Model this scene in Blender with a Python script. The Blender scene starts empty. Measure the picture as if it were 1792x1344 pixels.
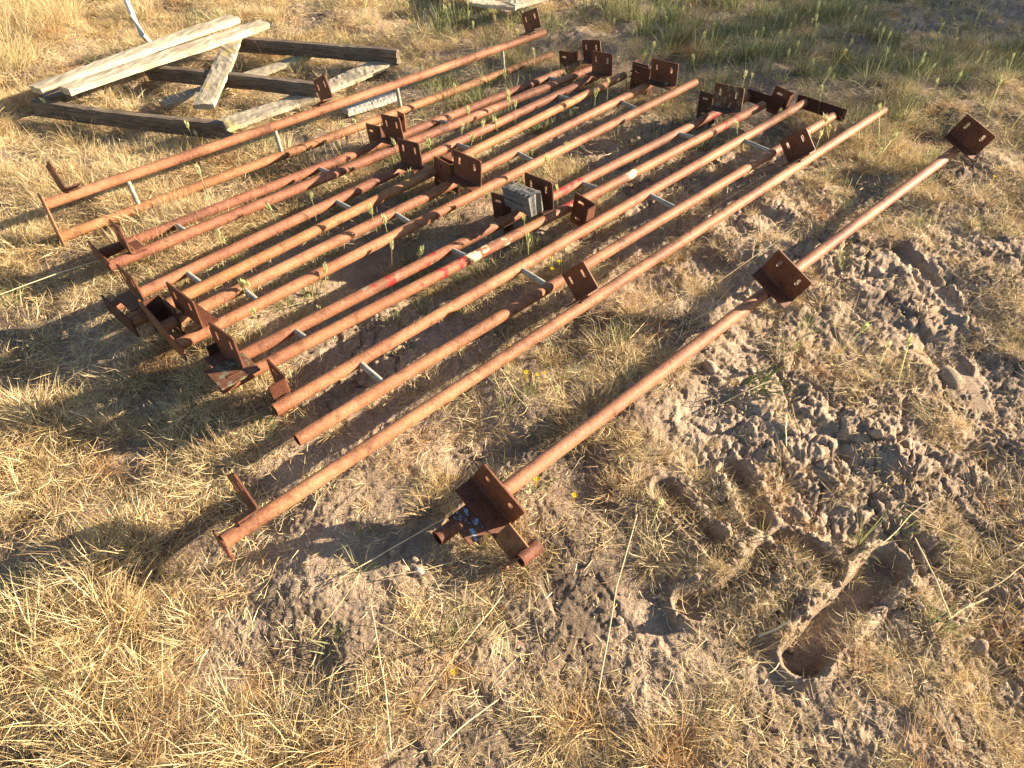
import bpy, bmesh, math, random
import numpy as np
from mathutils import Vector, Matrix, Euler

random.seed(7)
rng = np.random.default_rng(11)
scene = bpy.context.scene
COL = scene.collection

# ------------------------------------------------------------------ camera
EYE = 1.5                       # eye height above the ground
PITCH = math.radians(44.37)     # looking down
FOC = 1242.0                    # focal length in photo pixels (1792 wide)
cam_d = bpy.data.cameras.new('camera')
cam_d.sensor_width = 36.0
cam_d.lens = FOC / 1792 * 36
cam_d.clip_start = 0.02
cam_d.clip_end = 2000
cam = bpy.data.objects.new('camera', cam_d)
COL.objects.link(cam)
cam.location = (0, 0, EYE)
cam.rotation_euler = (math.pi / 2 - PITCH, 0, 0)
scene.camera = cam

# ------------------------------------------------------------------ light
SUN_AZ = math.radians(77)       # from the view direction towards the right
SUN_EL = math.radians(16.5)
w = bpy.data.worlds.new('World')
scene.world = w
w.use_nodes = True
nt = w.node_tree
bg = nt.nodes['Background']
sky = nt.nodes.new('ShaderNodeTexSky')
sky.sky_type = 'NISHITA'
sky.sun_disc = False
sky.sun_elevation = SUN_EL
sky.sun_rotation = SUN_AZ
nt.links.new(sky.outputs[0], bg.inputs[0])
bg.inputs[1].default_value = 0.050
sun_d = bpy.data.lights.new('sun', 'SUN')
sun_d.energy = 5.0
sun_d.angle = math.radians(0.55)
sun_d.color = (1.0, 0.83, 0.60)
sun = bpy.data.objects.new('sun', sun_d)
COL.objects.link(sun)
to_sun = Vector((math.sin(SUN_AZ) * math.cos(SUN_EL), math.cos(SUN_AZ) * math.cos(SUN_EL), math.sin(SUN_EL)))
sun.rotation_euler = to_sun.to_track_quat('Z', 'Y').to_euler()
sun.location = to_sun * 20
vs = scene.view_settings
vs.view_transform = 'Standard'
vs.look = 'None'
vs.gamma = 1
vs.use_curve_mapping = False
vs.exposure = 2.0
scene.cycles.max_bounces = 4
scene.cycles.diffuse_bounces = 2
scene.cycles.glossy_bounces = 2
scene.cycles.transmission_bounces = 2

# ------------------------------------------------------------------ helpers
SP, CP = math.sin(PITCH), math.cos(PITCH)


def at(px, py, z=0.0):
    """world point at height z that the photo pixel (px, py) looks at"""
    X = (px - 896) / FOC
    Y = -(py - 672) / FOC
    r = Vector((X, CP + Y * SP, -SP + Y * CP))
    t = (z - EYE) / r.z
    return Vector((r.x * t, r.y * t, z))


def tag(o, label=None, cat=None, group=None, kind=None):
    if label: o['label'] = label
    if cat: o['category'] = cat
    if group: o['group'] = group
    if kind: o['kind'] = kind
    return o


def empty(name, loc, label, cat, group=None):
    o = bpy.data.objects.new(name, None)
    o.empty_display_size = 0.1
    COL.objects.link(o)
    o.location = loc
    return tag(o, label, cat, group)


def link_mesh(name, me, mat=None, parent=None, smooth=False):
    if mat and not me.materials:
        me.materials.append(mat)
    if smooth:
        me.polygons.foreach_set('use_smooth', [True] * len(me.polygons))
    o = bpy.data.objects.new(name, me)
    COL.objects.link(o)
    if parent:
        o.parent = parent
    return o


def mesh_from(name, V, F):
    me = bpy.data.meshes.new(name)
    me.from_pydata([tuple(v) for v in V], [], F)
    me.update()
    return me


def big_mesh(name, V, quads):
    """fast mesh from numpy arrays"""
    me = bpy.data.meshes.new(name)
    V = np.asarray(V, dtype=np.float32)
    q = np.asarray(quads, dtype=np.int32)
    me.vertices.add(len(V))
    me.vertices.foreach_set('co', V.ravel())
    k = q.shape[1]
    me.loops.add(q.size)
    me.loops.foreach_set('vertex_index', q.ravel())
    me.polygons.add(len(q))
    me.polygons.foreach_set('loop_start', np.arange(0, q.size, k, dtype=np.int32))
    me.update(calc_edges=True)
    me.validate()
    return me


# ---- numpy noise
_T = np.random.default_rng(3).random((256, 256))


def vn(x, y, f, seed=0):
    x = x * f + seed * 17.31
    y = y * f + seed * 9.77
    xi = np.floor(x).astype(np.int64); yi = np.floor(y).astype(np.int64)
    fx = x - xi; fy = y - yi
    fx = fx * fx * fx * (fx * (fx * 6 - 15) + 10)
    fy = fy * fy * fy * (fy * (fy * 6 - 15) + 10)
    a = _T[yi & 255, xi & 255]; b = _T[yi & 255, (xi + 1) & 255]
    c = _T[(yi + 1) & 255, xi & 255]; d = _T[(yi + 1) & 255, (xi + 1) & 255]
    return (a * (1 - fx) + b * fx) * (1 - fy) + (c * (1 - fx) + d * fx) * fy - 0.5


def fbm(x, y, f, octv=4, seed=0, gain=0.5):
    s = 0; a = 1.0
    for i in range(octv):
        ca, sa = math.cos(0.6 * i), math.sin(0.6 * i)
        s = s + a * vn(x * ca - y * sa, x * sa + y * ca, f * 2.03 ** i, seed + i * 5)
        a *= gain
    return s


def worley(x, y, f, seed=0):
    x = x * f + seed * 3.1; y = y * f + seed * 7.7
    xi = np.floor(x).astype(np.int64); yi = np.floor(y).astype(np.int64)
    f1 = np.full(x.shape, 9.0); f2 = np.full(x.shape, 9.0); idr = np.zeros(x.shape)
    for dy in (-1, 0, 1):
        for dx in (-1, 0, 1):
            cx = xi + dx; cy = yi + dy
            jx = _T[(cy + 31) & 255, (cx + 57) & 255]; jy = _T[(cy + 131) & 255, (cx + 7) & 255]
            rr = _T[(cy + 77) & 255, (cx + 199) & 255]
            d = np.hypot(cx + jx - x, cy + jy - y)
            n = d < f1
            f2 = np.where(n, f1, np.minimum(f2, d))
            idr = np.where(n, rr, idr)
            f1 = np.where(n, d, f1)
    return f1, f2, idr


def sstep(a, b, x):
    t = np.clip((x - a) / (b - a), 0, 1)
    return t * t * (3 - 2 * t)


# ---- what grows where: (x px, y px, dry grass, green grass, bare rough soil)
CTRL = """
30 30 .9 0 .1;200 30 .8 0 .1;400 30 .75 .05 .2;600 30 .5 .1 .4;800 30 .4 .25 .5;1000 30 .35 .2 .6;1200 30 .35 .35 .4;1400 30 .2 .55 .5;1600 30 .08 .22 .8;1780 30 .02 .1 .9
30 120 .8 0 .1;200 120 .7 0 .1;600 120 .6 0 .2;800 120 .4 .3 .4;1000 120 .35 .2 .5;1200 120 .45 .35 .3;1400 120 .3 .5 .4;1600 120 .5 .3 .4;1780 120 .45 .25 .4
30 230 1 0 .1;200 230 1 0 .1;400 230 .9 0 .1;600 230 .5 .1 .3;800 230 .3 .6 .3;1000 230 .2 .3 .5;1200 230 .1 .2 .8;1330 230 .3 .3 .4;1550 230 .8 .3 .3;1760 230 .7 .2 .4
40 350 1 0 .1;200 350 .95 0 .1;350 350 .9 0 .1;550 350 .6 .1 .3;700 350 .25 .7 .2;850 350 .2 .6 .3;1000 350 .45 .3 .4;1200 350 .08 .05 .9;1380 350 .12 .05 .9;1550 350 .4 0 .8;1760 350 .5 0 .7
40 470 .9 0 0;150 470 .9 0 .1;350 470 .45 .3 .2;550 470 .25 .5 .3;750 470 .12 .3 .4;900 470 .35 .4 .3;1100 470 .5 .1 .4;1250 470 .2 0 .9;1450 470 .15 0 .9;1600 470 .3 0 .9;1760 470 .4 0 .8
40 600 .8 0 .1;200 600 .6 0 .1;330 600 .7 0 .1;500 600 .25 .3 .3;650 600 .05 .03 .8;800 600 .2 .2 .5;950 600 .5 .1 .3;1150 600 .55 .1 .4;1350 600 .25 .05 .8;1550 600 .35 0 .8;1760 600 .3 0 .9
40 720 .9 0 .1;200 720 .9 0 .1;350 720 .9 0 .1;470 720 .4 0 .3;600 720 .05 0 .7;750 720 .35 .05 .4;900 720 .45 .1 .4;1100 720 .5 .05 .5;1300 720 .25 .15 .7;1500 720 .06 0 1;1700 720 .3 0 .9
40 850 .9 0 .1;250 850 1 0 .1;400 850 .9 0 .1;560 850 .1 0 .5;700 850 .45 .05 .3;900 850 .45 .1 .4;1100 850 .45 .05 .5;1300 850 .2 0 .9;1500 850 .06 0 1;1700 850 .25 0 .9
40 980 .7 0 .1;250 980 .8 0 .1;420 980 .5 0 .2;600 980 .2 0 .4;750 980 .12 0 .5;950 980 .55 .1 .3;1100 980 .6 .1 .3;1300 980 .12 0 .8;1550 980 .12 0 1;1740 980 .3 0 .9
40 1100 .9 0 .1;250 1100 .9 0 .1;420 1100 .6 0 .2;600 1100 .45 0 .4;800 1100 .4 0 .5;1000 1100 .6 0 .3;1200 1120 .5 .1 .3;1400 1080 .12 0 .9;1250 920 .12 0 .8;1330 1060 .15 0 .8;1450 1050 .05 0 1;1420 930 .08 0 1;1350 1160 .5 0 .5;1600 1100 .15 0 .9;1760 1100 .25 0 .9
40 1250 .95 0 .1;250 1250 .9 0 .1;450 1250 .7 0 .2;650 1250 .6 0 .3;850 1250 .65 0 .3;1050 1250 .65 0 .3;1250 1250 .6 .2 .3;1450 1250 .45 0 .5;1600 1250 .4 0 .7;1760 1250 .35 0 .8
"""
_c = [list(map(float, s.split())) for s in CTRL.replace('\n', ';').split(';') if s.strip()]
_cw = np.array([list(at(c[0], c[1]))[:2] for c in _c]); _cv = np.array([c[2:] for c in _c])


def cover(x, y):
    """dry, green, rough at world points"""
    x = np.asarray(x, float); y = np.asarray(y, float)
    num = np.zeros(x.shape + (3,)); den = np.zeros(x.shape)
    for (cx, cy), v in zip(_cw, _cv):
        d2 = (x - cx) ** 2 + (y - cy) ** 2
        k = 1.0 / (d2 + 0.006 * (0.5 + cy)) ** 2
        num += k[..., None] * v; den += k
    return num / den[..., None]


# ---- tractor tyre prints: lug troughs as polylines
LUGS = [
    ([(1164, 862), (1205, 915), (1262, 975)], .030, .032),
    ([(1284, 830), (1305, 868), (1325, 912)], .032, .034),
    ([(1372, 948), (1412, 968), (1446, 1008)], .028, .036),
    ([(1210, 1062), (1270, 1045), (1315, 1018), (1342, 975)], .033, .036),
    ([(1400, 1156), (1452, 1090), (1520, 1025), (1552, 990)], .037, .044),
    ([(1672, 625), (1702, 662), (1722, 705)], .024, .014),
    ([(1572, 440), (1635, 495), (1680, 545)], .028, .014),
]
LUGW = [([at(*p) for p in pts], wd, dp) for pts, wd, dp in LUGS]


def seg_dist(x, y, pts):
    d = np.full(x.shape, 9.0)
    for a, b in zip(pts[:-1], pts[1:]):
        dx, dy = b.x - a.x, b.y - a.y
        t = np.clip(((x - a.x) * dx + (y - a.y) * dy) / (dx * dx + dy * dy), 0, 1)
        d = np.minimum(d, np.hypot(x - a.x - t * dx, y - a.y - t * dy))
    return d


def height(x, y):
    x = np.asarray(x, float); y = np.asarray(y, float)
    near = (np.abs(x) < 7) & (y > -1.5) & (y < 10)
    h = np.zeros(x.shape)
    h += 0.5 * fbm(x, y, 0.03, 3, 40) * sstep(12, 60, np.hypot(x, y))
    if not near.any():
        return h
    xx, yy = x[near], y[near]
    cv = cover(xx, yy)
    rough = cv[..., 2]; dry = cv[..., 0]
    wx = xx + 0.03 * fbm(xx, yy, 9, 2, 61); wy = yy + 0.03 * fbm(xx, yy, 9, 2, 71)
    g = 0.030 * fbm(xx, yy, 1.6, 2, 1) + (.030 + .030 * dry) * fbm(wx, wy, 3.6, 2, 41) - .006
    g += (0.010 + 0.024 * rough) * fbm(wx, wy, 6, 4, 2, 0.5)
    # trampled crust: tilted plates of clay with broken edges, at three sizes
    wx2 = xx + 0.014 * fbm(xx, yy, 34, 3, 63); wy2 = yy + 0.014 * fbm(xx, yy, 34, 3, 73)
    for fq, amp, sd, lo in ((7.5, .016, 2, -.10), (17.0, .010, 4, -.05), (40.0, .005, 6, -.12)):
        a1, a2, ida = worley(wx2, wy2, fq, sd)
        pm = sstep(lo, lo + .22, fbm(xx, yy, 2.4, 3, 9 + sd) + (rough - .62) * .8)
        edge = sstep(0.0, .16, a2 - a1)
        g += pm * rough * amp * (edge * (.35 + ida) - .35 + .5 * (ida - .5) * np.clip(a1, 0, 1))
    g += (0.003 + 0.012 * rough) * (0.28 - np.abs(fbm(wx, wy, 14, 5, 29, .6)))
    g += (0.002 + 0.004 * rough) * fbm(xx, yy, 80, 3, 23, .65)
    # shrinkage cracks
    c1, c2, _ = worley(wx + 0.02 * fbm(xx, yy, 20, 2, 33), wy, 5.5, 8)
    crack = 1 - sstep(0.0, 0.045, c2 - c1)
    g -= crack * 0.022 * sstep(0.5, 0.8, rough) * sstep(-0.05, 0.12, fbm(xx, yy, 1.7, 2, 77))
    # tyre lugs: flat pressed floors, steep walls, narrow crumbled ridges
    for pts, wd, dp in LUGW:
        d = seg_dist(xx, yy, pts) + 0.007 * fbm(xx, yy, 18, 3, 91)
        ins = 1 - sstep(wd * 0.92, wd * 1.12, d)
        k = .75 + 1.1 * fbm(xx, yy, 7, 2, 95)
        rim = np.exp(-((d - wd * 1.5) / (wd * 0.34)) ** 2) * np.clip(k, .15, 1.3)
        flat = -dp + 0.003 * fbm(xx, yy, 9, 2, 5) + .0008 * fbm(xx, yy, 70, 2, 6)
        out = sstep(wd * 2.6, wd * 1.3, d)
        g = g * (1 - .45 * out * (dp > .021))
        g = g * (1 - ins) + flat * ins
        g += rim * (1 - ins) * (dp * 0.70 + .012 * fbm(wx2, wy2, 38, 4, 17, .65) + .008 * fbm(xx, yy, 14, 2, 18))
    fade = sstep(7, 5.5, np.abs(xx)) * sstep(10, 8, yy)
    h[near] += g * fade
    return h


# ------------------------------------------------------------------ materials
def new_mat(name):
    m = bpy.data.materials.new(name)
    m.use_nodes = True
    t = m.node_tree
    b = t.nodes['Principled BSDF']
    return m, t, b


def ramp(t, stops, src=None):
    r = t.nodes.new('ShaderNodeValToRGB')
    els = r.color_ramp.elements
    while len(els) < len(stops):
        els.new(0.5)
    for e, (p, c) in zip(els, stops):
        e.position = p
        e.color = (*c, 1) if len(c) == 3 else c
    if src is not None:
        t.links.new(src, r.inputs[0])
    return r


def noise(t, vec, scale, detail=4, rough=0.55, dist=0.0):
    n = t.nodes.new('ShaderNodeTexNoise')
    n.inputs['Scale'].default_value = scale
    n.inputs['Detail'].default_value = detail
    n.inputs['Roughness'].default_value = rough
    n.inputs['Distortion'].default_value = dist
    if vec is not None:
        t.links.new(vec, n.inputs['Vector'])
    return n


def bump(t, b, h, strength, dist, prev=None):
    n = t.nodes.new('ShaderNodeBump')
    n.inputs['Strength'].default_value = strength
    n.inputs['Distance'].default_value = dist
    t.links.new(h, n.inputs['Height'])
    if prev:
        t.links.new(prev.outputs[0], n.inputs['Normal'])
    t.links.new(n.outputs[0], b.inputs['Normal'])
    return n


def mixc(t, fac, a, b, mode='MIX'):
    n = t.nodes.new('ShaderNodeMix')
    n.data_type = 'RGBA'
    n.blend_type = mode
    for sock, v in ((n.inputs[0], fac), (n.inputs[6], a), (n.inputs[7], b)):
        if hasattr(v, 'links'):
            t.links.new(v, sock)
        elif isinstance(v, (int, float)):
            sock.default_value = v
        else:
            sock.default_value = (*v, 1)
    return n.outputs[2]


def objvec(t, spread=40.0, scale=(1, 1, 1)):
    """object coordinates shifted by a per-object random offset"""
    tc = t.nodes.new('ShaderNodeTexCoord')
    oi = t.nodes.new('ShaderNodeObjectInfo')
    mp = t.nodes.new('ShaderNodeMapping')
    mp.inputs['Scale'].default_value = scale
    ad = t.nodes.new('ShaderNodeMath'); ad.operation = 'MULTIPLY'; ad.inputs[1].default_value = spread
    t.links.new(oi.outputs['Random'], ad.inputs[0])
    cb = t.nodes.new('ShaderNodeCombineXYZ')
    for i in range(3):
        t.links.new(ad.outputs[0], cb.inputs[i])
    t.links.new(tc.outputs['Object'], mp.inputs['Vector'])
    t.links.new(cb.outputs[0], mp.inputs['Location'])
    return mp.outputs[0], oi


def rust_mat(name, dark, mid, light, paint=None, sec=False):
    m, t, b = new_mat(name)
    v, oi = objvec(t)
    n1 = noise(t, v, 4.5, 5, 0.6)
    n2 = noise(t, v, 130, 5, 0.7)
    n3 = noise(t, v, 520, 3, 0.6)
    n5 = noise(t, v, 28, 6, 0.7)
    c = ramp(t, [(0.34, dark), (0.48, mid), (0.64, light)], n1.outputs[0]).outputs[0]
    sp = ramp(t, [(0.33, tuple(x * .8 for x in dark)), (0.5, mid), (0.68, light)], n2.outputs[0]).outputs[0]
    c = mixc(t, 0.45, c, sp)
    bl = ramp(t, [(0.32, (.36, .30, .30)), (0.46, (.95, .93, .92)), (.58, (1, 1, 1)), (.70, (1.3, 1.38, 1.4))], n5.outputs[0]).outputs[0]
    c = mixc(t, 0.8, c, bl, 'MULTIPLY')
    tone = ramp(t, [(0, (.72, .66, .64)), (.35, (1, .95, .92)), (.7, (1.05, 1.06, 1.04)), (1, (.86, .80, .80))], oi.outputs['Random']).outputs[0]
    c = mixc(t, 1.0, c, tone, 'MULTIPLY')
    g = ramp(t, [(0.35, (.60, .60, .60)), (0.65, (1.2, 1.18, 1.15))], n3.outputs[0]).outputs[0]
    c = mixc(t, 0.5, c, g, 'MULTIPLY')
    if paint:
        tc = t.nodes.new('ShaderNodeTexCoord')
        dt = t.nodes.new('ShaderNodeVectorMath'); dt.operation = 'DOT_PRODUCT'
        dt.inputs[1].default_value = (.7133, .7009, 0)
        t.links.new(tc.outputs['Object'], dt.inputs[0])
        for col, sc, lo, off, ranges in paint:
            mp = t.nodes.new('ShaderNodeMapping')
            mp.inputs['Location'].default_value = off
            t.links.new(v, mp.inputs['Vector'])
            pn = noise(t, mp.outputs[0], sc, 8, 0.68)
            src = pn.outputs[0]
            if ranges:
                # flaking paint only on some lengths of the pipe
                st = [(0, (0, 0, 0))]
                for r0, r1 in ranges:
                    st += [((r0 - .06) / 3, (0, 0, 0)), (r0 / 3, (1, 1, 1)), (r1 / 3, (1, 1, 1)), ((r1 + .06) / 3, (0, 0, 0))]
                dv = t.nodes.new('ShaderNodeMath'); dv.operation = 'DIVIDE'; dv.inputs[1].default_value = 3
                t.links.new(dt.outputs['Value'], dv.inputs[0])
                rr = ramp(t, st, dv.outputs[0])
                ma = t.nodes.new('ShaderNodeMath'); ma.operation = 'MULTIPLY_ADD'
                ma.inputs[1].default_value = .22; ma.inputs[2].default_value = -.22
                t.links.new(rr.outputs[0], ma.inputs[0])
                ad = t.nodes.new('ShaderNodeMath'); ad.operation = 'ADD'
                t.links.new(ma.outputs[0], ad.inputs[0]); t.links.new(src, ad.inputs[1])
                src = ad.outputs[0]
            f = ramp(t, [(lo, (0, 0, 0)), (lo + 0.03, (1, 1, 1))], src).outputs[0]
            c = mixc(t, f, c, col)
    t.links.new(c, b.inputs['Base Color'])
    b.inputs['Roughness'].default_value = 0.66
    b.inputs['Metallic'].default_value = 0.0
    b.inputs['Specular IOR Level'].default_value = 0.38
    bp = bump(t, b, n5.outputs[0], 0.5, 0.003)
    bp = bump(t, b, n2.outputs[0], 0.45, 0.0012, bp)
    bump(t, b, n3.outputs[0], 0.3, 0.0005, bp)
    return m


M_rust = rust_mat('rust_orange', (.11, .044, .028), (.30, .130, .066), (.47, .245, .128))
M_rust2 = rust_mat('rust_red', (.105, .040, .028), (.265, .110, .063), (.42, .21, .118))
M_rusty = rust_mat('rust_yellow', (.14, .060, .030), (.30, .140, .060), (.45, .25, .12))
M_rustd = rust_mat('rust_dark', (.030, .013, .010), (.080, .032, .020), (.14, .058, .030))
M_plate = rust_mat('rust_plate', (.055, .021, .014), (.135, .050, .026), (.24, .092, .043))
M_moss = rust_mat('rust_lichen', (.05, .022, .014), (.10, .042, .024), (.19, .085, .042),
                  paint=[((.17, .155, .10), 38, .54, (3, 1, 2), None)])
M_redp = rust_mat('rust_paint', (.11, .044, .028), (.27, .112, .056), (.41, .20, .10),
                  paint=[((.62, .50, .31), 11, .535, (5, 2, 1), [(.85, 1.32), (1.52, 1.80)]), ((.30, .020, .022), 14, .545, (1, 8, 3), [(.72, 1.0), (1.40, 1.62), (2.4, 2.75)])])
M_redq = rust_mat('rust_paint_worn', (.11, .044, .028), (.26, .108, .056), (.40, .19, .10),
                  paint=[((.28, .22, .15), 14, .60, (5, 2, 1), [(.3, 1.32)]), ((.28, .018, .020), 14, .55, (1, 8, 3), [(.55, .9), (1.35, 1.62), (2.3, 2.6)])])
M_blue = rust_mat('rust_blue', (.05, .02, .014), (.14, .055, .03), (.26, .11, .05),
                  paint=[((.22, .34, .48), 26, .525, (2, 5, 1), None)])
M_rust_in = rust_mat('rust_inside', (.02, .010, .008), (.05, .022, .014), (.09, .04, .022))


def galv_mat():
    m, t, b = new_mat('zinc_tube')
    v, oi = objvec(t)
    n = noise(t, v, 60, 5, .6)
    c = ramp(t, [(.32, (.22, .15, .09)), (.42, (.27, .25, .20)), (.60, (.40, .385, .33)), (.70, (.26, .16, .09))], n.outputs[0])
    t.links.new(c.outputs[0], b.inputs['Base Color'])
    b.inputs['Roughness'].default_value = .5
    b.inputs['Metallic'].default_value = .15
    bump(t, b, n.outputs[0], .2, .0008)
    return m


M_galv = galv_mat()


def wood_mat(name, base, dark, lichen=0.0, grain=1.0):
    m, t, b = new_mat(name)
    v, oi = objvec(t, 30.0, (1.0, 14.0, 14.0))
    v2, _ = objvec(t, 30.0)
    n1 = noise(t, v, 6, 8, .68, .4)
    n2 = noise(t, v, 26, 5, .6, .2)
    n3 = noise(t, v2, 7, 5, .6)
    mid = tuple((x + y) / 2 for x, y in zip(base, dark))
    c = ramp(t, [(.30, dark), (.45, mid), (.62, base)], n1.outputs[0]).outputs[0]
    st = ramp(t, [(.38, (.35, .33, .30)), (.52, (1, 1, 1))], n2.outputs[0]).outputs[0]
    c = mixc(t, .6 * grain, c, st, 'MULTIPLY')
    bl = ramp(t, [(.35, (.62, .60, .57)), (.6, (1.1, 1.08, 1.05))], n3.outputs[0]).outputs[0]
    c = mixc(t, .7, c, bl, 'MULTIPLY')
    if lichen:
        n4 = noise(t, v2, 5, 6, .65)
        f = ramp(t, [(.60 - lichen * .1, (0, 0, 0)), (.70, (1, 1, 1))], n4.outputs[0]).outputs[0]
        c = mixc(t, f, c, (.42, .36, .10))
    t.links.new(c, b.inputs['Base Color'])
    b.inputs['Roughness'].default_value = .85
    b.inputs['Specular IOR Level'].default_value = .2
    bp = bump(t, b, n1.outputs[0], .5, .0022)
    bump(t, b, n2.outputs[0], .5, .0015, bp)
    return m


M_wood = wood_mat('wood_pale', (.66, .57, .43), (.34, .27, .19))
M_woodl = wood_mat('wood_lichen', (.50, .44, .34), (.22, .18, .13), .35)
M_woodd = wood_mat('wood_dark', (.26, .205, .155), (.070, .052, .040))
M_woodg = wood_mat('wood_grey', (.56, .52, .46), (.22, .20, .17))


M_block = wood_mat('wood_block_grey', (.21, .205, .20), (.05, .045, .042))


def soil_mat():
    m, t, b = new_mat('soil')
    g = t.nodes.new('ShaderNodeNewGeometry')
    n1 = noise(t, g.outputs['Position'], 2.2, 5, .6)
    n2 = noise(t, g.outputs['Position'], 26, 6, .65)
    n3 = noise(t, g.outputs['Position'], 190, 5, .7)
    n4 = noise(t, g.outputs['Position'], 620, 3, .6)
    c = ramp(t, [(.32, (.33, .240, .175)), (.5, (.47, .355, .260)), (.68, (.58, .455, .34))], n1.outputs[0]).outputs[0]
    c2 = ramp(t, [(.32, (.28, .20, .145)), (.52, (.47, .355, .26)), (.7, (.62, .50, .38))], n2.outputs[0]).outputs[0]
    c = mixc(t, .5, c, c2)
    # soil darkened under the grass to paint in the shade between blades
    at_ = t.nodes.new('ShaderNodeAttribute'); at_.attribute_name = 'gap_shade'
    c = mixc(t, at_.outputs['Fac'], c, (.085, .060, .044))
    gr = ramp(t, [(.34, (.55, .52, .50)), (.52, (1, 1, 1)), (.72, (1.25, 1.22, 1.18))], n3.outputs[0]).outputs[0]
    c = mixc(t, .8, c, gr, 'MULTIPLY')
    t.links.new(c, b.inputs['Base Color'])
    b.inputs['Roughness'].default_value = .95
    b.inputs['Specular IOR Level'].default_value = .12
    bp = bump(t, b, n2.outputs[0], .7, .014)
    bp = bump(t, b, n3.outputs[0], 1.0, .007, bp)
    bump(t, b, n4.outputs[0], .6, .0015, bp)
    return m


M_soil = soil_mat()


def grass_mat(name, stops, trans=.3, rough=.6):
    """colour by the blade's own 'tone' plus a random shift per clump"""
    m, t, b = new_mat(name)
    a = t.nodes.new('ShaderNodeAttribute'); a.attribute_name = 'tone'
    oi = t.nodes.new('ShaderNodeObjectInfo')
    mx = t.nodes.new('ShaderNodeMath'); mx.operation = 'MULTIPLY_ADD'
    mx.inputs[1].default_value = .45
    t.links.new(oi.outputs['Random'], mx.inputs[0])
    ml = t.nodes.new('ShaderNodeMath'); ml.operation = 'MULTIPLY'; ml.inputs[1].default_value = .55
    t.links.new(a.outputs['Fac'], ml.inputs[0])
    t.links.new(ml.outputs[0], mx.inputs[2])
    c = ramp(t, stops, mx.outputs[0]).outputs[0]
    gp = t.nodes.new('ShaderNodeNewGeometry')
    pn = noise(t, gp.outputs['Position'], 3.4, 4, .6)
    tint = ramp(t, [(.34, (.78, .58, .47)), (.45, (1, .98, .95)), (.58, (1.05, 1.04, 1.02)), (.70, (.80, .76, .74))], pn.outputs[0]).outputs[0]
    c = mixc(t, .85, c, tint, 'MULTIPLY')
    t.links.new(c, b.inputs['Base Color'])
    b.inputs['Roughness'].default_value = rough
    b.inputs['Specular IOR Level'].default_value = .25
    tr = t.nodes.new('ShaderNodeBsdfTranslucent')
    t.links.new(c, tr.inputs[0])
    ms = t.nodes.new('ShaderNodeMixShader'); ms.inputs[0].default_value = trans
    out = [n for n in t.nodes if n.type == 'OUTPUT_MATERIAL'][0]
    t.links.new(b.outputs[0], ms.inputs[1]); t.links.new(tr.outputs[0], ms.inputs[2])
    t.links.new(ms.outputs[0], out.inputs[0])
    return m


M_straw = grass_mat('straw', [(.04, (.09, .055, .038)), (.18, (.30, .19, .095)), (.34, (.56, .41, .20)), (.52, (.78, .62, .34)),
                              (.68, (.88, .75, .48)), (.82, (.48, .40, .30)), (.92, (.25, .20, .155)), (.99, (.24, .10, .05))], .22)
M_green = grass_mat('green_blades', [(.1, (.07, .11, .04)), (.35, (.15, .19, .075)), (.6, (.30, .31, .14)), (.9, (.58, .50, .30))], .35)
M_head = grass_mat('seed_heads', [(.1, (.36, .42, .16)), (.5, (.58, .60, .30)), (.9, (.72, .68, .42))], .4)
M_tall = grass_mat('tall_straw', [(.1, (.46, .34, .16)), (.4, (.62, .50, .27)), (.7, (.70, .60, .40)), (.95, (.40, .36, .14))], .35)
M_stalk = grass_mat('pale_stalk', [(.1, (.42, .31, .17)), (.5, (.62, .49, .29)), (.9, (.74, .62, .40))], .1)
M_leaf = grass_mat('tree_leaves', [(.1, (.04, .06, .025)), (.9, (.09, .12, .05))], .2)
M_petal = grass_mat('yellow_petal', [(0, (.75, .50, .02)), (1, (.85, .65, .04))], .3)


def plain(name, col, rough=.8, nscale=40, var=.25):
    m, t, b = new_mat(name)
    v, oi = objvec(t)
    n = noise(t, v, nscale, 5, .6)
    c = ramp(t, [(.3, tuple(x * (1 - var) for x in col)), (.7, tuple(min(1, x * (1 + var)) for x in col))], n.outputs[0])
    t.links.new(c.outputs[0], b.inputs['Base Color'])
    b.inputs['Roughness'].default_value = rough
    bump(t, b, n.outputs[0], .2, .001)
    return m


M_white = plain('white_tube', (.62, .62, .60), .5, 30, .12)
M_bark = plain('bark', (.16, .12, .09), .9, 25, .4)
M_chip = plain('pale_stone', (.50, .44, .36), .9, 60, .2)

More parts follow.
